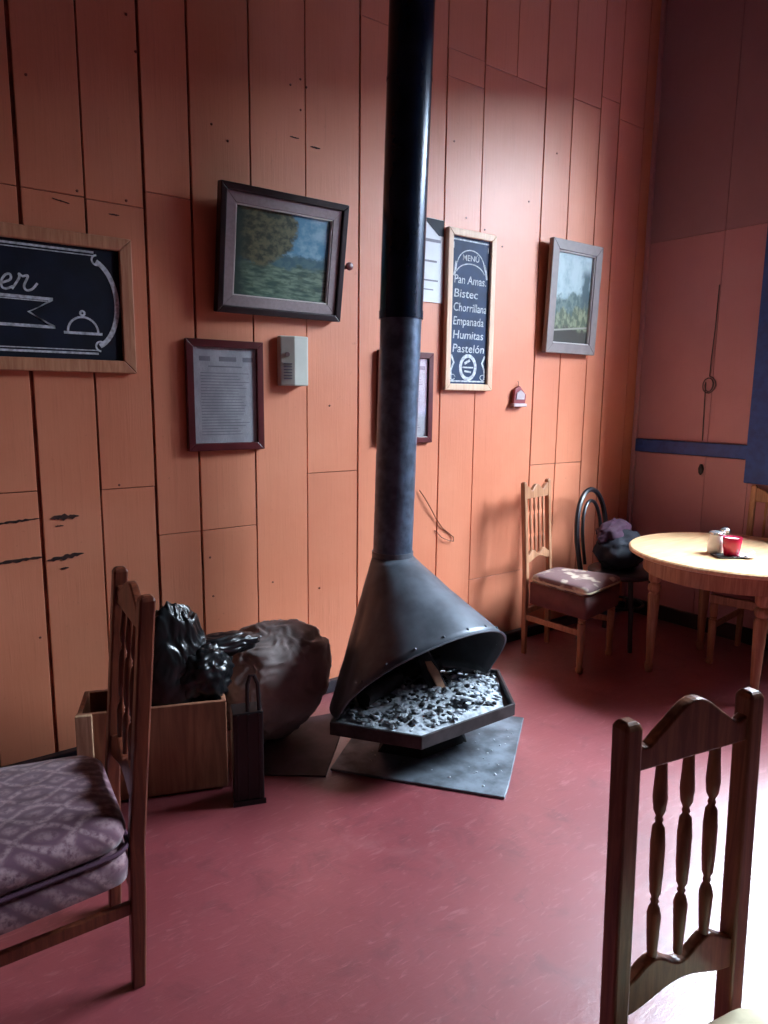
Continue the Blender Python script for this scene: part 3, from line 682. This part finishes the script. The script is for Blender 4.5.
# tall menu chalkboard
t = thing('menu_chalkboard', 'tall narrow chalk menu board in pale pine frame', 'chalkboard', (2.572, WF-.001, 1.534))
w_, h_ = .352, .838
frame(t, w_, h_, .036, .03, 'menu_pine')
box(.02, w_-.02, -.013, -.001, .02, h_-.02).build('board', 'board2', t)
yk = -.0142
m = MB(); 
for a, b in (((.045, .05), (w_-.045, .05)), ((.045, .786), (w_-.045, .786))): m.stroke([a, b], .008, yk)
for a in (.05, w_-.05):
    m.stroke(arc(a, .786, .03, .03, 0, -180) if False else [(a, .77), (a, .74)], .006, yk); m.stroke([(a, .06), (a, .11), (a+(.02 if a < .1 else -.02), .15), (a, .19)], .012, yk)
    m.stroke(arc(a+(.012 if a < .1 else -.012), .072, .02, .014, 0, 330), .004, yk)
m.strokes('chalk_border', 'chalk', t)
m = MB(); m.stroke(arc(.176, .655, .10, .085, 10, 170), .006, yk); m.stroke(arc(.176, .60, .11, .07, 20, 160), .006, yk); m.stroke([(.07, .675), (.065, .635), (.055, .60)], .014, yk); m.stroke([(.275, .675), (.29, .64), (.30, .60)], .014, yk)
m.strokes('chalk_arch', 'chalk', t)
text_mesh('MENÚ', .042, .176, .685, 'chalk', t, yk, width=.12)
for i, s in enumerate(('Pan Amas.', 'Bistec', 'Chorrillana', 'Empanada', 'Humitas', 'Pastelón')):
    text_mesh(s, .062, .055, .565-i*.072, 'chalk', t, yk, .1, 'LEFT', width=(.235, .175, .245, .225, .225, .235)[i])
m = MB(); m.stroke(arc(.176, .125, .056, .062, 0, 360, 32), .02, yk); m.stroke([(.135, .125), (.217, .125)], .008, yk); m.stroke([(.15, .145), (.19, .165)], .014, yk); m.stroke([(.15, .105), (.2, .10)], .01, yk); m.strokes('chalk_emblem', 'chalk', t)
# wide chalkboard at the left
x0 = -.28; w_, h_ = .932-x0, .51
t = thing('chalkboard', 'wide black chalkboard with ribbon and covered dish drawing in wood frame', 'chalkboard', (x0, WF-.001, 1.576))
frame(t, w_, h_, .048, .03, 'sign_pine')
box(.02, w_-.02, -.012, -.001, .02, h_-.02).build('board', 'board', t)
R_ = w_
def both(f): f(lambda u: u); f(lambda u: R_-u)
m = MB()
for z, wd_ in ((.447, .008), (.435, .004), (.072, .008), (.084, .004)): m.stroke([(.14, z), (R_-.14, z)], wd_, yk)
m.stroke(arc(R_-.165, .258, .103, .165, -72, 72), .018, yk); m.stroke(arc(.155, .258, .105, .165, 108, 252), .016, yk)
for z, s in ((.432, 1), (.088, -1)):
    m.stroke(arc(R_-.13, z-s*.012, .018, .018, 90 if s > 0 else -90, 290 if s > 0 else -290), .007, yk)
    m.stroke(arc(.13, z-s*.012, .018, .018, 90 if s > 0 else -90, -110 if s > 0 else 110), .007, yk)
m.strokes('chalk_border', 'chalk', t)
m = MB(); rx_ = R_-.293
m.stroke([(R_-rx_, .270), (rx_, .262), (rx_-.085, .212), (rx_+.002, .162), (R_-rx_, .165)], .011, yk); m.stroke([(R_-rx_, .260), (rx_-.02, .253)], .004, yk)
m.stroke([(R_-rx_, .268), (R_-rx_+.085, .212), (R_-rx_, .168)], .011, yk); m.strokes('chalk_ribbon', 'chalk', t)
m = MB(); cx = R_-.192; m.stroke([(cx-.07, .146), (cx+.07, .146)], .010, yk); m.stroke(arc(cx, .150, .055, .056, 0, 180), .008, yk); m.stroke(arc(cx, .220, .008, .008, 0, 360, 12), .008, yk); m.strokes('chalk_cloche', 'chalk', t)
def cursive(parent, x, z, s):        # hand written word, drawn right to left letter by letter: r, e, n, n, i, D
    L = {'r': [(0, 0), (.35, .8), (.3, 1.1), (.55, .95), (.9, 1.0), (.75, .3), (.95, 0), (1.3, .1), (1.6, .55)],
         'e': [(-.1, .25), (.3, .4), (.75, .65), (.7, 1.0), (.4, .95), (.2, .5), (.3, .08), (.6, 0), (1.0, .2)],
         'n': [(-.1, .2), (.2, .95), (.1, 0), (.3, .7), (.6, 1.0), (.75, .8), (.65, .2), (.8, 0), (1.05, .2)],
         'i': [(-.1, .1), (.3, .95), (.2, .1), (.4, 0), (.6, .2)]}
    def smooth(P, n=6):
        out = []
        for i in range(len(P)-1):
            a, b, c, d = (Vector(P[max(0, min(len(P)-1, i+k))]) for k in (-1, 0, 1, 2))
            for j in range(n):
                u = j/n; out.append(.5*((2*b)+(c-a)*u+(2*a-5*b+4*c-d)*u*u+(3*b-a-3*c+d)*u**3))
        return out+[Vector(P[-1])]
    wds = {'r': 1.0, 'e': .95, 'n': 1.0, 'i': .6}
    X = x-1.6*s
    for i, ch in enumerate('rennii'[:5]):
        if i: X -= wds[ch]*s
        MB().ribbon([(X+p.x*s+p.y*s*.2, z+p.y*s) for p in smooth(L[ch])], .008, yk).build('lettering', 'chalk', parent)
    MB().ribbon([(X+.45*s, z+1.5*s), (X+.55*s, z+1.6*s)], .01, yk).build('lettering', 'chalk', parent)
    MB().ribbon([(X-1.9*s+p.x*s+p.y*s*.2, z+p.y*s) for p in smooth([(.5, 1.9), (.3, 0), (0, .1), (.6, .05), (1.5, .6), (1.5, 1.6), (.8, 2.1), (-.1, 1.8)])], .009, yk).build('lettering', 'chalk', parent)
cursive(t, rx_-.055, .287, .05)
# door chime
t = thing('door_chime', 'cream plastic door chime box mounted beside the certificate', 'door chime', (1.575, WF-.0005, 1.54))
P = [(0, 0), (0, -.03), (.06, -.058), (.132, -.058), (.132, 0)]
MB().slab(P, 0, .222).build('case', 'chime', t, bevel=.006)
dv = Vector((.062, -.032)).normalized(); nv = Vector((dv.y, -dv.x))
if nv.y > 0: nv = -nv
for i in range(6):
    z = .03+i*.013
    a = Vector((0, -.03))+dv*.016; b = Vector((0, -.03))+dv*.054
    MB().slab([a-nv*.002, b-nv*.002, b+nv*.0016, a+nv*.0016], z, z+.006).build('grille_slot', 'ink', t)
c = Vector((0, -.03))+dv*.034
MB().lathe([(0, .011), (1, .010)], (c.x-nv.x*.001, c.y-nv.y*.001, .14), (c.x+nv.x*.003, c.y+nv.y*.003, .14), 18).build('button', 'linen', t, smooth=True, auto=40)
# peg right of the painting, small ornament, wire
t = thing('wall_peg', 'small dark wooden peg right of the landscape painting', 'peg', (1.945, WF-.0005, 2.10))
MB().lathe([(0, .010), (1, .010)], (0, 0, 0), (0, -.03, 0), 14).build('stem', 'redwood', t, smooth=True, auto=40)
MB().lathe([(0, .012), (.3, .019), (.8, .018), (1, .008)], (0, -.029, 0), (0, -.046, 0), 16).build('knob', 'redwood', t, smooth=True, auto=40)
t = thing('hanging_ornament', 'small red and white house shaped ornament hanging under the pictures', 'ornament', (3.165, WF-.0005, 1.445))
MB().prism([(-.05, .02), (.05, .02), (.058, .07), (.0, .122), (-.04, .10)], -.022, 0).build('body', 'redorn', t, bevel=.004)
MB().prism([(-.032, .042), (.036, .042), (.04, .075), (.005, .098), (-.028, .08)], -.028, -.0215).build('front', 'whiteorn', t, bevel=.002)
box(-.058, .052, -.034, 0, .0, .0195).build('ledge', 'whiteorn', t, bevel=.004)
MB().tube([(0, -.008, .12), (.002, -.006, .138), (.0, -.003, .15)], .002, 6).build('string', 'rope', t)
pts = [(2.425, 1.0), (2.46, .955), (2.50, .90), (2.55, .83), (2.60, .775), (2.655, .735), (2.685, .712), (2.68, .69), (2.64, .70), (2.59, .722), (2.56, .755), (2.545, .765)]
o = MB().tube([(x, WF-.008-.006*math.sin(i), z) for i, (x, z) in enumerate(pts)], .0028, 6).build('loose_wire', 'wire', None, smooth=True)
tag(o, 'thin brown wire curling loose on the planks beside the flue pipe', 'wire')
# cord on the right wall
cp = [(2.40, 2.2), (2.402, 1.95), (2.41, 1.75)]+[(2.415+(.05-.0012*a)*math.cos(a*.5+1.6), 1.59+(.055-.0008*a)*math.sin(a*.5+1.6)) for a in range(0, 24)]+[(2.43, 1.38), (2.425, 1.24)]
cp = [p for p in cp]
o = MB().tube([(WX-.006-.002*(i % 3), y, z) for i, (y, z) in enumerate(cp)], .0034, 6).build('dangling_cable', 'rope', None, smooth=True)
tag(o, 'thin grey cable with a coil dangling on the rose wall above the navy rail', 'cable')
o = MB().lathe([(0, .008), (.4, .018), (.8, .014), (1, .004)], (WX-.016, 2.415, 1.09), (WX-.016, 2.415, 1.02), 12).build('cord_toggle', 'darkframe', None, smooth=True)
tag(o, 'small dark toggle on the rose wall just below the navy rail', 'toggle')

# ------------------------------------------------------------------ crate, bag, sack, fireside holder
ang = math.atan2(2.365-2.555, 1.04-.55)
t = thing('wooden_crate', 'rough wooden crate standing against the plank wall behind the damask chair', 'crate', (1.04, 2.365, 0), ang)
L_, D_, H_ = .525, .245, .36
box(-L_, 0, 0, .018, .012, H_).build('front_board', 'crate', t, bevel=.003)
box(-L_, 0, D_-.018, D_, .012, H_-.01).build('back_board', 'crate', t, bevel=.003)
for x in (-L_+.0005, -.0185): box(x, x+.018, .0185, D_-.0185, .012, H_-.004).build('end_board', 'crate', t, bevel=.003)
box(-L_+.019, -.019, .0185, D_-.0185, .0, .018).build('bottom_board', 'crate', t)
box(-L_-.001, -L_+.055, -.019, -.0005, 0, H_+.003).build('corner_batten', 'crate_end', t, bevel=.003)
bag = blob('bin_bag', 'plastic', None, (.915, 2.545, .375), (.15, .095, .335), 3, .16, 1.5, 6, .045, -.345,
           shape=lambda p: (p.x*(1 if p.z < .1 else 1-.16*max(0, p.z)), p.y*(1-.15*max(0, p.z)), p.z))
tag(bag, 'crumpled black plastic bin bag stuffed into the wooden crate', 'bag')
blob('bag_fold', 'plastic', bag, (.16, -.01, .14), (.17, .055, .045), 12, .2, 1.6, 5, .08)
blob('bag_fold', 'plastic', bag, (.08, -.04, .05), (.12, .085, .12), 21, .2, 1.8, 5, .08)
def sack_shape(p):
    return (p.x, p.y, p.z if p.z < 0 else math.copysign(abs(p.z)**.8, p.z)*(1-.12*max(0, -p.x)))
sk = blob('sack', 'sack', None, (1.385, 2.665, .272), (.262, .19, .245), 6, .12, 1.5, 6, .055, -.263, shape=sack_shape)
tag(sk, 'bulging grey brown sack slumped on the floor between crate and fireplace', 'sack')
t = thing('fireside_holder', 'narrow black upright fireside holder with loop handle beside the crate', 'holder', (1.085, 2.232, 0), rad(-20))
box(-.075, .035, -.02, .075, .0, .36).build('case', 'black', t, bevel=.004)  # case widened leftwards: its black side fills in the shadow beside the crate
box(-.08, .04, -.026, -.0205, .0, .02).build('foot_strip', 'black', t)
MB().tube([(-.02, 0, .36), (-.018, 0, .46), (-.008, 0, .495), (.006, 0, .495), (.018, 0, .46), (.022, 0, .36)], .0075, 8).build('loop_handle', 'black', t, smooth=True)
for x in (-.06, -.022, .018): box(x, x+.008, -.0245, -.0205, .021, .355).build('rib', 'black', t)
